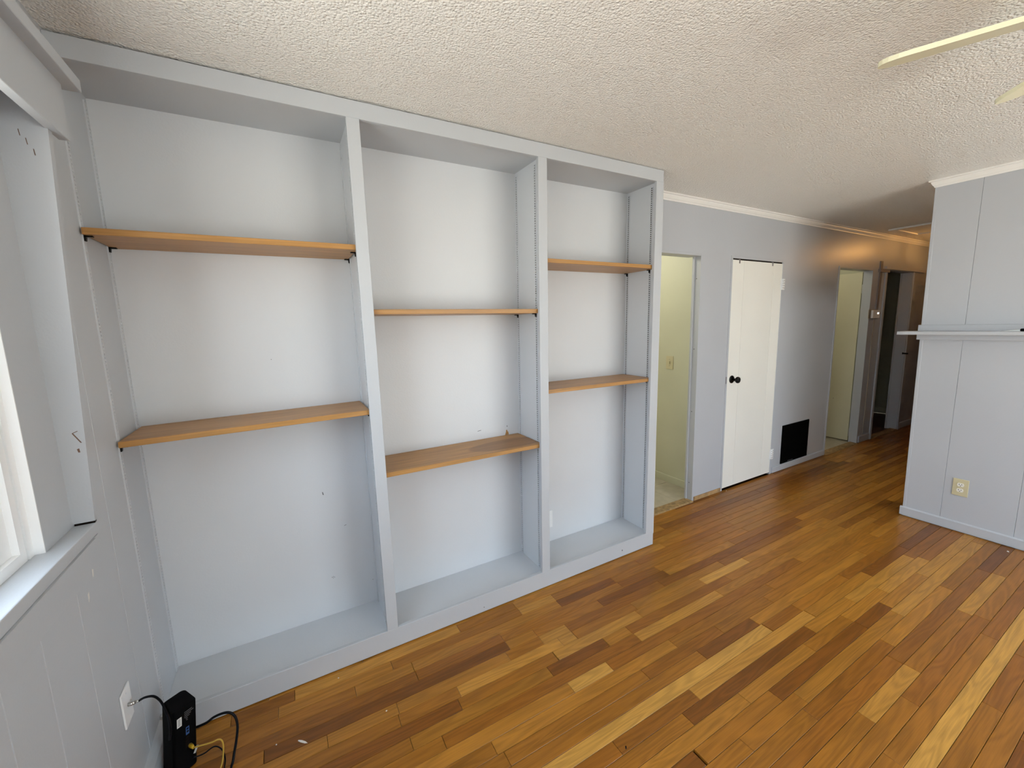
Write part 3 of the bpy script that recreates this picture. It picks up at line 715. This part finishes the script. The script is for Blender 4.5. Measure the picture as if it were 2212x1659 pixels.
sd['3lf'] = standard(PB[1] + 0.019, PT[1] + 0.019, FY, 1); sd['3lr'] = standard(PB[1] + 0.019, PT[1] + 0.019, RY, 1)
sd['3rf'] = standard(PB[2], PT[2], FY, -1); sd['3rr'] = standard(PB[2], PT[2], RY, -1)
def clip(key, z, y, sgn, xb, xt):
    x0 = xb + (xt - xb) * (z - ZF) / (ZS - ZF) + 0.0045 * sgn
    bm = BM(); L = 0.022 * sgn
    hexa(bm, [(x0, y - 0.006, z - 0.018), (x0 + 0.004 * sgn, y - 0.006, z - 0.018), (x0 + 0.004 * sgn, y + 0.006, z - 0.018), (x0, y + 0.006, z - 0.018)],
         [(x0, y - 0.006, z), (x0 + 0.006 * sgn, y - 0.006, z), (x0 + 0.006 * sgn, y + 0.006, z), (x0, y + 0.006, z)])
    box(bm, min(x0, x0 + L), max(x0, x0 + L), y - 0.006, y + 0.006, z - 0.0045, z - 0.0003)
    obj('shelf_clip', bm, 'black_metal', sd[key])
SH = [  # bay, z bottom left, z bottom right, label
    (1, 1.864, 1.8665, 'amber wooden shelf highest in the widest bay by the window', 'pine'),
    (1, 1.1485, 1.157, 'amber wooden shelf lowest in the widest bay by the window', 'pine'),
    (2, 1.598, 1.5955, 'amber wooden shelf highest in the middle bay, seen edge-on', 'pine'),
    (2, 0.851, 0.8475, 'amber wooden shelf lowest in the middle bay with dark stain', 'pine_stained'),
    (3, 1.862, 1.8635, 'amber wooden shelf highest in the bay next to the doorway', 'pine'),
    (3, 1.1485, 1.145, 'amber wooden shelf lowest in the bay next to the doorway', 'pine')]
BX = {1: (0.0075, 0.8485), 2: (0.886, 1.766), 3: (1.802, 2.642)}
CLX = {1: (('1l', 0, 0, 1), ('1r', PB[0], PT[0], -1)), 2: (('2l', PB[0] + 0.019, PT[0] + 0.019, 1), ('2r', PB[1], PT[1], -1)), 3: (('3l', PB[1] + 0.019, PT[1] + 0.019, 1), ('3r', PB[2], PT[2], -1))}
for bay, zl, zr, lab, m in SH:
    a, b = BX[bay]
    if bay == 2: b = 1.7675 - 0.006 + (zr > 1.2) * 0.006
    if bay == 3: b = 2.6375 if zr < 1.5 else 2.644; a = 1.800 if zr < 1.5 else 1.806
    th = 0.0215
    bm = BM(); hexa(bm, [(a, 0.024, zl), (b, 0.024, zr), (b, 0.300, zr), (a, 0.300, zl)], [(a, 0.024, zl + th), (b, 0.024, zr + th), (b, 0.300, zr + th), (a, 0.300, zl + th)]); bevel(bm, 0.0012)
    tag(obj('wooden_shelf', bm, m), lab, 'shelf', 'loose amber shelves in the bookcase')
    for key, xb, xt, sg in CLX[bay]:
        z = zl if sg > 0 else zr
        fy, ry = (0.052, 0.272) if key == '1l' else (FY, RY)
        clip(key + 'f', z, fy, sg, xb, xt); clip(key + 'r', z, ry, sg, xb, xt)
# wear on the bookcase
yb_ = 0.303
def mark(poly, m): chip('paint_chip', poly, m, bk, 'y', yb_, -0.0006)
mark([(1.672, 0.869), (1.698, 0.869), (1.694, 0.888), (1.689, 0.89), (1.688, 0.90), (1.680, 0.90), (1.679, 0.888)], 'chip_tan')
mark([(1.685, 0.920), (1.690, 0.920), (1.690, 0.926), (1.685, 0.926)], 'mark_grey')
mark([(1.490, 0.919), (1.512, 0.922), (1.514, 0.925), (1.49, 0.922)], 'mark_grey')
mark([(0.638, 0.741), (0.642, 0.741), (0.645, 0.726), (0.640, 0.726)], 'mark_grey')
mark([(0.725, 0.540), (0.735, 0.543), (0.735, 0.545), (0.725, 0.542)], 'mark_grey')
for q in ((0.645, 0.279), (0.651, 0.281), (0.650, 0.274), (0.656, 0.276), (0.86 - 0.02, 0.199), (0.484, 1.409)): mark([(q[0], q[1]), (q[0] + 0.003, q[1]), (q[0] + 0.003, q[1] + 0.003), (q[0], q[1] + 0.003)], 'mark_grey')
for q in ((2.358, 0.047, 0.005), (1.353, 0.03, 0.003)):
    bm = BM(); cyl(bm, (q[0], 0.0, q[1]), (0, -1, 0), q[2], 0.0006, 12); obj('screw_hole', bm, 'mark_grey', bk)

# ------------------------------------------------------------------ wall plates and outlets
def outlet(name, label, parent_loc, face, pm, rm, w_=0.080, h_=0.124, duplex=True, cat='outlet'):
    """face: '-x' '+x' '-y'"""
    t = thing(name, parent_loc); tag(t, label, cat)
    X, Y, Z = parent_loc
    def P(u_, v_, n_):
        if face == '-x': return (X - n_, Y - u_, Z + v_)
        if face == '+x': return (X + n_, Y + u_, Z + v_)
        return (X + u_, Y - n_, Z + v_)
    def bx(nm, u0, u1, v0, v1, n0, n1, m, bev=0.0, par=t):
        bm = BM(); hexa(bm, [P(u0, v0, n0), P(u1, v0, n0), P(u1, v0, n1), P(u0, v0, n1)], [P(u0, v1, n0), P(u1, v1, n0), P(u1, v1, n1), P(u0, v1, n1)])
        if bev: bevel(bm, bev, 2)
        return obj(nm, bm, m, par)
    bx('cover_plate', -w_ / 2, w_ / 2, -h_ / 2, h_ / 2, 0, 0.006, pm, 0.0025)
    return t, P, bx
def dirn(P): return Vector(P(0, 0, 1)) - Vector(P(0, 0, 0))
t, P, bx = outlet('wall_outlet', 'beige duplex outlet with ivory sockets low on the mantel wall', (XR, -0.990, 0.322), '-x', 'beige_plastic', 'ivory', 0.078, 0.122)
for dv in (-0.0195, 0.0195):
    bm = BM(); n_ = dirn(P); c = P(0, dv, 0.0058)
    ring = []
    for i in range(24):
        a = 2 * math.pi * i / 24; ring.append((0.0172 * math.cos(a), max(-0.0125, min(0.0125, 0.0172 * math.sin(a)))))
    va = [bm.verts.new(P(u_, dv + v_, 0.0058)) for u_, v_ in ring]; vb = [bm.verts.new(P(u_, dv + v_, 0.0085)) for u_, v_ in ring]
    bm.faces.new(va[::-1]); bm.faces.new(vb)
    for i in range(24): bm.faces.new([va[i], va[(i + 1) % 24], vb[(i + 1) % 24], vb[i]])
    rc = obj('receptacle', bm, 'ivory', t)
    bx('slot', -0.0078, -0.0052, dv - 0.001, dv + 0.0075, 0.008, 0.0092, 'gap', par=rc); bx('slot', 0.0052, 0.0078, dv, dv + 0.0068, 0.008, 0.0092, 'gap', par=rc)
    bm = BM(); cyl(bm, P(0, dv - 0.0065, 0.008), n_, 0.0026, 0.0012, 10); obj('slot', bm, 'gap', rc)
bm = BM(); cyl(bm, P(0, 0, 0.006), dirn(P), 0.003, 0.0012, 10); obj('screw', bm, 'beige_plastic', t)
t, P, bx = outlet('wall_outlet', 'white outlet plate at the back of the bookcase bay by doorway', (1.975, 0.303, 0.237), '-y', 'white_plastic', 'white_plastic', 0.072, 0.118)
for dv in (-0.0195, 0.0195): bx('receptacle', -0.016, 0.016, dv - 0.0125, dv + 0.0125, 0.0058, 0.0075, 'white_plastic', 0.001)
t, P, bx = outlet('light_switch', 'ivory light switch on the cream wall inside first doorway', (3.647, 0.733, 1.150), '-x', 'beige_plastic', 'ivory', 0.080, 0.122, cat='switch')
bx('toggle', -0.005, 0.005, -0.010, 0.013, 0.0055, 0.014, 'beige_plastic', 0.001)
for dv in (-0.03, 0.03):
    bm = BM(); cyl(bm, P(0, dv, 0.006), dirn(P), 0.003, 0.001, 10); obj('screw', bm, 'conduit_grey', t)
t, P, bx = outlet('coax_wall_plate', 'white coax wall plate low on the window wall by modem', (0.0, -0.250, 0.381), '+x', 'white_plastic', 'white_plastic', 0.072, 0.116, cat='wall plate')
bm = BM(); cyl(bm, P(0, 0, 0.006), dirn(P), 0.0055, 0.012, 14); obj('coax_socket', bm, 'steel', t)
for dv in (-0.042, 0.042):
    bm = BM(); cyl(bm, P(0, dv, 0.006), dirn(P), 0.003, 0.001, 10); obj('screw', bm, 'white_plastic', t)

# ------------------------------------------------------------------ return vent
vt = thing('return_vent', (5.06, D, 0.27)); tag(vt, 'flat black return-air grille low on the hallway wall', 'vent')
bm = BM()
VX0, VX1, VZ0, VZ1 = 4.808, 5.307, 0.070, 0.465
box(bm, VX0, VX1, D - 0.010, D, VZ0, VZ0 + 0.022); box(bm, VX0, VX1, D - 0.010, D, VZ1 - 0.022, VZ1); box(bm, VX0, VX0 + 0.022, D - 0.010, D, VZ0 + 0.022, VZ1 - 0.022); box(bm, VX1 - 0.022, VX1, D - 0.010, D, VZ0 + 0.022, VZ1 - 0.022)
obj('frame', bm, 'vent_black', vt)
bxo('backing', (VX0 + 0.02, VX1 - 0.02, D - 0.002, D, VZ0 + 0.02, VZ1 - 0.02), 'vent_black', vt)
bm = BM(); hexa(bm, [(VX0 + 0.022, D - 0.009, 0), (VX1 - 0.022, D - 0.009, 0), (VX1 - 0.022, D - 0.002, 0.008), (VX0 + 0.022, D - 0.002, 0.008)], [(VX0 + 0.022, D - 0.009, 0.002), (VX1 - 0.022, D - 0.009, 0.002), (VX1 - 0.022, D - 0.002, 0.010), (VX0 + 0.022, D - 0.002, 0.010)])
s0 = obj('louver', bm, 'vent_black', vt)
nl = 22
for i in range(nl):
    s = s0 if i == 0 else s0.copy()
    if i: COL.objects.link(s)
    s.location.z = VZ0 + 0.024 + i * (VZ1 - VZ0 - 0.054) / (nl - 1)
bxo('label_smudge', (4.93, 5.03, D - 0.0106, D - 0.0100, VZ0 + 0.008, VZ0 + 0.014), 'mark_grey', vt)

# ------------------------------------------------------------------ thermostat and conduit
th_ = thing('thermostat', (6.59, D, 1.545)); tag(th_, 'small thermostat with lit display between the hallway doorways', 'thermostat')
bm = BM(); box(bm, 6.465, 6.70, D - 0.006, D, 1.495, 1.60); bevel(bm, 0.003, 2); obj('wall_plate', bm, 'trim_tan', th_)
bm = BM(); box(bm, 6.52, 6.695, D - 0.028, D - 0.006, 1.50, 1.592); bevel(bm, 0.004, 2); bd = obj('body', bm, 'white_trim', th_)
bxo('display', (6.625, 6.672, D - 0.0286, D - 0.028, 1.545, 1.565), 'screen_glow', th_)
cn = thing('wire_conduit', (6.65, D, 1.6)); tag(cn, 'grey wire channel running up from the thermostat over the doorway', 'conduit')
bm = BM(); hexa(bm, [(6.63, D - 0.012, 1.60), (6.685, D - 0.012, 1.60), (6.685, D, 1.60), (6.63, D, 1.60)], [(6.645, D - 0.012, 2.03), (6.70, D - 0.012, 2.03), (6.70, D, 2.03), (6.645, D, 2.03)]); obj('riser', bm, 'conduit_grey', cn)
bxo('upper_riser', (6.64, 6.70, D - 0.012, D, 2.06, 2.15), 'conduit_grey', cn)
bxo('elbow', (6.62, 6.86, D - 0.026, D, 2.026, 2.062), 'conduit_grey', cn)
tube_bm = BM(); tube(tube_bm, [(6.62, D - 0.004, 1.495), (6.615, D - 0.004, 1.2), (6.62, D - 0.004, 0.6), (6.61, D - 0.004, 0.09)], 0.004, 8); obj('lower_wire', tube_bm, 'trim_tan', cn)

# ------------------------------------------------------------------ mantel shelf and knife
ms = thing('mantel_shelf', (XR, -1.8, 1.40)); tag(ms, 'pale grey mantel shelf on the wall with the beige outlet', 'mantel shelf')
bm = BM(); box(bm, 4.45, XR, -3.0, -0.602, 1.390, 1.413); bevel(bm, 0.002, 2); obj('shelf_board', bm, 'paint_wall', ms)
bm = BM(); box(bm, XR - 0.019, XR, -3.0, -0.678, 1.413, 1.456); bevel(bm, 0.0015); obj('back_strip', bm, 'paint_wall', ms)
bm = BM(); box(bm, 4.55, XR, -3.0, -0.682, 1.352, 1.390); bevel(bm, 0.0015); obj('support_cleat', bm, 'paint_wall', ms)
kf = thing('utility_knife', (4.52, -1.13, 1.413)); tag(kf, 'knife with black handle lying on the mantel shelf', 'knife')
bm = BM(); a = [(4.500, -1.085, 1.4135), (4.503, -1.170, 1.4135), (4.520, -1.170, 1.4135), (4.508, -1.10, 1.4135)]
b = [(4.500, -1.085, 1.4145), (4.503, -1.170, 1.4255), (4.520, -1.170, 1.4255), (4.508, -1.10, 1.4165)]
hexa(bm, a, b); obj('blade', bm, 'blade_steel', kf)
bm = BM(); box(bm, 4.498, 4.526, -1.30, -1.166, 1.4135, 1.430); bevel(bm, 0.004, 2); obj('handle', bm, 'black_plastic', kf)

# ------------------------------------------------------------------ ceiling fan
fn = thing('ceiling_fan', (2.35, -1.75, CZ)); tag(fn, 'cream five-blade ceiling fan under the popcorn ceiling', 'ceiling fan')
FZ = 2.25; HX, HY = 2.35, -1.75
bm = BM(); lathe(bm, (HX, HY, CZ), (0, 0, -1), [(0.085, 0), (0.085, 0.02), (0.06, 0.05), (0.03, 0.055), (0.03, 0.09), (0.09, 0.10), (0.105, 0.13), (0.105, 0.19), (0.085, 0.22), (0.05, 0.235)]); obj('motor_housing', bm, 'fan_body', fn)
bm = BM(); lathe(bm, (HX, HY, FZ - 0.035), (0, 0, -1), [(0.05, 0), (0.065, 0.02), (0.06, 0.05), (0.03, 0.07)]); obj('switch_cup', bm, 'fan_body', fn)
for i in range(5):
    a = R(115 + 72 * i)
    ca, sa = math.cos(a), math.sin(a); tilt = R(-15)
    def FP(r_, v_, n_):
        # r along blade, v across, n thickness; blade pitched about its axis
        vv = v_ * math.cos(tilt) - n_ * math.sin(tilt); nn = v_ * math.sin(tilt) + n_ * math.cos(tilt)
        return (HX + r_ * ca - vv * sa, HY + r_ * sa + vv * ca, FZ + nn)
    bm = BM()
    out = [(0.17, -0.050), (0.30, -0.058), (0.50, -0.062), (0.525, -0.059), (0.545, -0.050), (0.556, -0.036), (0.562, -0.015), (0.562, 0.015), (0.556, 0.036), (0.545, 0.050), (0.525, 0.059), (0.50, 0.062), (0.30, 0.058), (0.17, 0.050)]
    va = [bm.verts.new(FP(r_, v_, -0.006)) for r_, v_ in out]; vb = [bm.verts.new(FP(r_, v_, 0.006)) for r_, v_ in out]
    bm.faces.new(va[::-1]); bm.faces.new(vb)
    for k in range(len(out)): bm.faces.new([va[k], va[(k + 1) % len(out)], vb[(k + 1) % len(out)], vb[k]])
    bl = obj('blade', bm, 'fan_cream', fn)
    bm = BM(); hexa(bm, [FP(0.09, -0.018, -0.012), FP(0.24, -0.03, -0.012), FP(0.24, 0.03, -0.012), FP(0.09, 0.018, -0.012)], [FP(0.09, -0.018, -0.006), FP(0.24, -0.03, -0.006), FP(0.24, 0.03, -0.006), FP(0.09, 0.018, -0.006)]); obj('blade_iron', bm, 'brass', bl)

# ------------------------------------------------------------------ modem and cables
mc = Vector((0.095, -0.131, 0)); e1 = Vector((math.cos(R(33)), math.sin(R(33)), 0)); e2 = Vector((math.sin(R(33)), -math.cos(R(33)), 0))
HM = 0.24; LEAN = Vector((-0.020, -0.018, 0))
md = thing('modem', (0.08, -0.145, 0)); tag(md, 'tall black cable modem standing on floor in the bookcase corner', 'modem')
def MP(u_, v_, z_):
    """u along text line, v out of the text face, z up; the case leans"""
    return mc + e1 * u_ + e2 * v_ + LEAN * (1 - z_ / HM) + Vector((0, 0, z_))
bm = BM(); hu, hv = 0.036, 0.043
out = []
for cx_, cy_, a0 in ((hu, hv, 0), (-hu, hv, 90), (-hu, -hv, 180), (hu, -hv, 270)):
    rr = 0.008 if (cy_ > 0) else 0.016
    for k in range(5):
        a = R(a0 + 90 * k / 4); out.append((cx_ - math.copysign(rr, cx_) + rr * math.cos(a), cy_ - math.copysign(rr, cy_) + rr * math.sin(a)))
rings = []
for z_, s in ((0.002, 0.97), (0.006, 1.0), (HM - 0.006, 1.0), (HM - 0.002, 0.985), (HM, 0.95)):
    rings.append([bm.verts.new(MP(u_ * s, v_ * s, z_)) for u_, v_ in out])
for a, b in zip(rings, rings[1:]):
    for i in range(len(out)):
        f = bm.faces.new([a[i], a[(i + 1) % len(out)], b[(i + 1) % len(out)], b[i]])
bm.faces.new(rings[0][::-1]); bm.faces.new(rings[-1])
obj('case', bm, 'black_plastic', md)
def mface(nm, u0, u1, z0, z1, m, th=0.0008, par=md):
    bm = BM(); hexa(bm, [MP(u0, hv - 0.0005, z0), MP(u1, hv - 0.0005, z0), MP(u1, hv + th, z0), MP(u0, hv + th, z0)], [MP(u0, hv - 0.0005, z1), MP(u1, hv - 0.0005, z1), MP(u1, hv + th, z1), MP(u0, hv + th, z1)])
    return obj(nm, bm, m, par)
lb = mface('barcode_label', -0.024, -0.010, 0.190 - 0.012, 0.222 - 0.012, 'paper')
for k in range(9):
    mface('barcode_bar', -0.021, -0.013, 0.182 + k * 0.0028, 0.1832 + k * 0.0028 , 'print_grey', 0.0011, lb)
for k, (a, b) in enumerate(((-0.002, 0.022), (-0.002, 0.026), (-0.002, 0.018), (-0.002, 0.014), (0.002, 0.008), (0.004, 0.008))):
    mface('printed_line', a, b, 0.216 - k * 0.0062, 0.2178 - k * 0.0062, 'print_grey', 0.0007)
bpn = mface('blue_label', 0.002, 0.012, 0.132, 0.160, 'blue_label', 0.0008)
for z_ in (0.140, 0.150): mface('port', 0.004, 0.010, z_, z_ + 0.006, 'black_plastic', 0.0012, bpn)
for z_ in (0.118, 0.106, 0.094, 0.082): mface('ethernet_port', 0.000, 0.011, z_, z_ + 0.009, 'gap', 0.001)
# coax lead from wall plate
cx1 = thing('coax_cable', (0.03, -0.25, 0.38)); tag(cx1, 'black coax cable running from the white wall plate to modem', 'cable')
bm = BM(); tube(bm, [(0.030, -0.250, 0.381), (0.045, -0.240, 0.378), (0.062, -0.228, 0.362), (0.073, -0.218, 0.33), (0.080, -0.214, 0.29), (0.085, -0.212, 0.245), (0.082, -0.208, 0.20), (0.075, -0.203, 0.165)], 0.0036, 10); obj('sheath', bm, 'black_rubber', cx1)
bm = BM(); cyl(bm, (0.012, -0.250, 0.381), (1, 0.05, 0), 0.0058, 0.011, 6); cyl(bm, (0.0235, -0.2495, 0.381), (1, 0.2, -0.05), 0.0042, 0.009, 12); obj('connector', bm, 'steel', cx1)
def onface(u_, z_, out_=0.0): return tuple(MP(u_, hv + out_, z_))
pc = thing('power_cable', (0.24, -0.24, 0)); tag(pc, 'thick black cable looping over the floor beside the modem', 'cable')
bm = BM(); tube(bm, [tuple(MP(hu - 0.003, 0.012, 0.112)), (0.168, -0.165, 0.141), (0.195, -0.175, 0.160), (0.225, -0.185, 0.169), (0.245, -0.190, 0.164), (0.259, -0.195, 0.145), (0.263, -0.200, 0.110), (0.257, -0.210, 0.069), (0.247, -0.223, 0.030), (0.240, -0.245, 0.007), (0.225, -0.30, 0.005), (0.19, -0.38, 0.005)], 0.0042, 10); obj('sheath', bm, 'black_rubber', pc)
ye = thing('ethernet_cable', (0.2, -0.23, 0)); tag(ye, 'yellow network cable plugged into the back of the modem', 'cable')
BU, BZ = 0.013, 0.088
p0 = Vector(onface(BU, BZ, 0.024))
bm = BM(); tube(bm, [tuple(p0), tuple(p0 + Vector((0.012, -0.006, 0.003))), (0.184, -0.207, 0.092), (0.203, -0.207, 0.093), (0.213, -0.207, 0.084), (0.216, -0.209, 0.060), (0.211, -0.217, 0.020), (0.205, -0.235, 0.004), (0.19, -0.30, 0.003), (0.16, -0.38, 0.003)], 0.0026, 8); obj('sheath', bm, 'yellow_cable', ye)
bm = BM(); cyl(bm, onface(BU, BZ, 0.001), tuple(e2), 0.0062, 0.006, 12); obj('plug', bm, 'brass', ye)
bm = BM(); cyl(bm, onface(BU, BZ, 0.007), tuple(e2), 0.0072, 0.018, 12, 0.0040); obj('boot', bm, 'yellow_boot', ye)
fl = Vector(onface(BU + 0.006, BZ - 0.004, 0.024))
bm = BM(); hexa(bm, [fl + Vector((-0.008, 0, -0.022)), fl + Vector((-0.001, -0.004, -0.019)), fl + Vector((-0.001, -0.003, -0.019)), fl + Vector((-0.008, 0.001, -0.022))], [fl + Vector((0.004, 0, 0.006)), fl + Vector((0.011, -0.004, 0.007)), fl + Vector((0.011, -0.003, 0.007)), fl + Vector((0.004, 0.001, 0.006))]); obj('paper_tag', bm, 'paper', ye)
tw = thing('thin_cable', (0.2, -0.2, 0)); tag(tw, 'thin dark cord arching low behind the yellow cable', 'cable')
bm = BM(); tube(bm, [onface(0.020, 0.03, -0.002), (0.150, -0.170, 0.028), (0.180, -0.165, 0.034), (0.200, -0.172, 0.022), (0.212, -0.192, 0.005), (0.216, -0.24, 0.003), (0.205, -0.36, 0.003)], 0.0022, 8); obj('sheath', bm, 'black_rubber', tw)

# ------------------------------------------------------------------ bits lying on the floor
def crumb(name, label, x, y, l_, w_, a, m, cat='paint flake'):
    bm = BM(); n_ = 7; pts = []
    for i in range(n_):
        t = 2 * math.pi * i / n_; q = rnd.uniform(0.75, 1.15)
        u_, v_ = l_ / 2 * math.cos(t) * q, w_ / 2 * math.sin(t) * q
        pts.append((x + u_ * math.cos(a) - v_ * math.sin(a), y + u_ * math.sin(a) + v_ * math.cos(a)))
    va = [bm.verts.new((p[0], p[1], 0.0003)) for p in pts]; vb = [bm.verts.new((x + (p[0] - x) * 0.8, y + (p[1] - y) * 0.8, 0.0022)) for p in pts]
    bm.faces.new(va[::-1]); bm.faces.new(vb)
    for i in range(n_): bm.faces.new([va[i], va[(i + 1) % n_], vb[(i + 1) % n_], vb[i]])
    tag(obj(name, bm, m), label, cat)
crumb('paint_flake', 'long pale paint flake on floor in front of the widest bay', 0.462, -0.277, 0.045, 0.010, -0.75, 'chip_white')
crumb('paint_flake', 'tiny white crumb on floor nearest the black cable loop', 0.377, -0.240, 0.006, 0.005, 0, 'chip_white')
crumb('paint_flake', 'tiny white crumb on floor close to the bookcase base rail', 0.615, -0.043, 0.006, 0.005, 0, 'chip_white')
crumb('paint_flake', 'tiny white crumb on floor below the first bookcase divider', 0.766, -0.314, 0.007, 0.005, 0, 'chip_white')
crumb('paint_flake', 'small white chip on floor near the mantel wall baseboard', 4.50, -1.255, 0.018, 0.012, 0.3, 'chip_white')
crumb('floor_debris', 'small curled dark scrap lying on the open wood floor', 1.493, -0.911, 0.014, 0.005, 0.9, 'black_rubber', 'scrap')
crumb('floor_debris', 'small pale scrap on floor at the closet door corner', 3.90, 0.285, 0.012, 0.010, 0.2, 'chip_white', 'scrap')
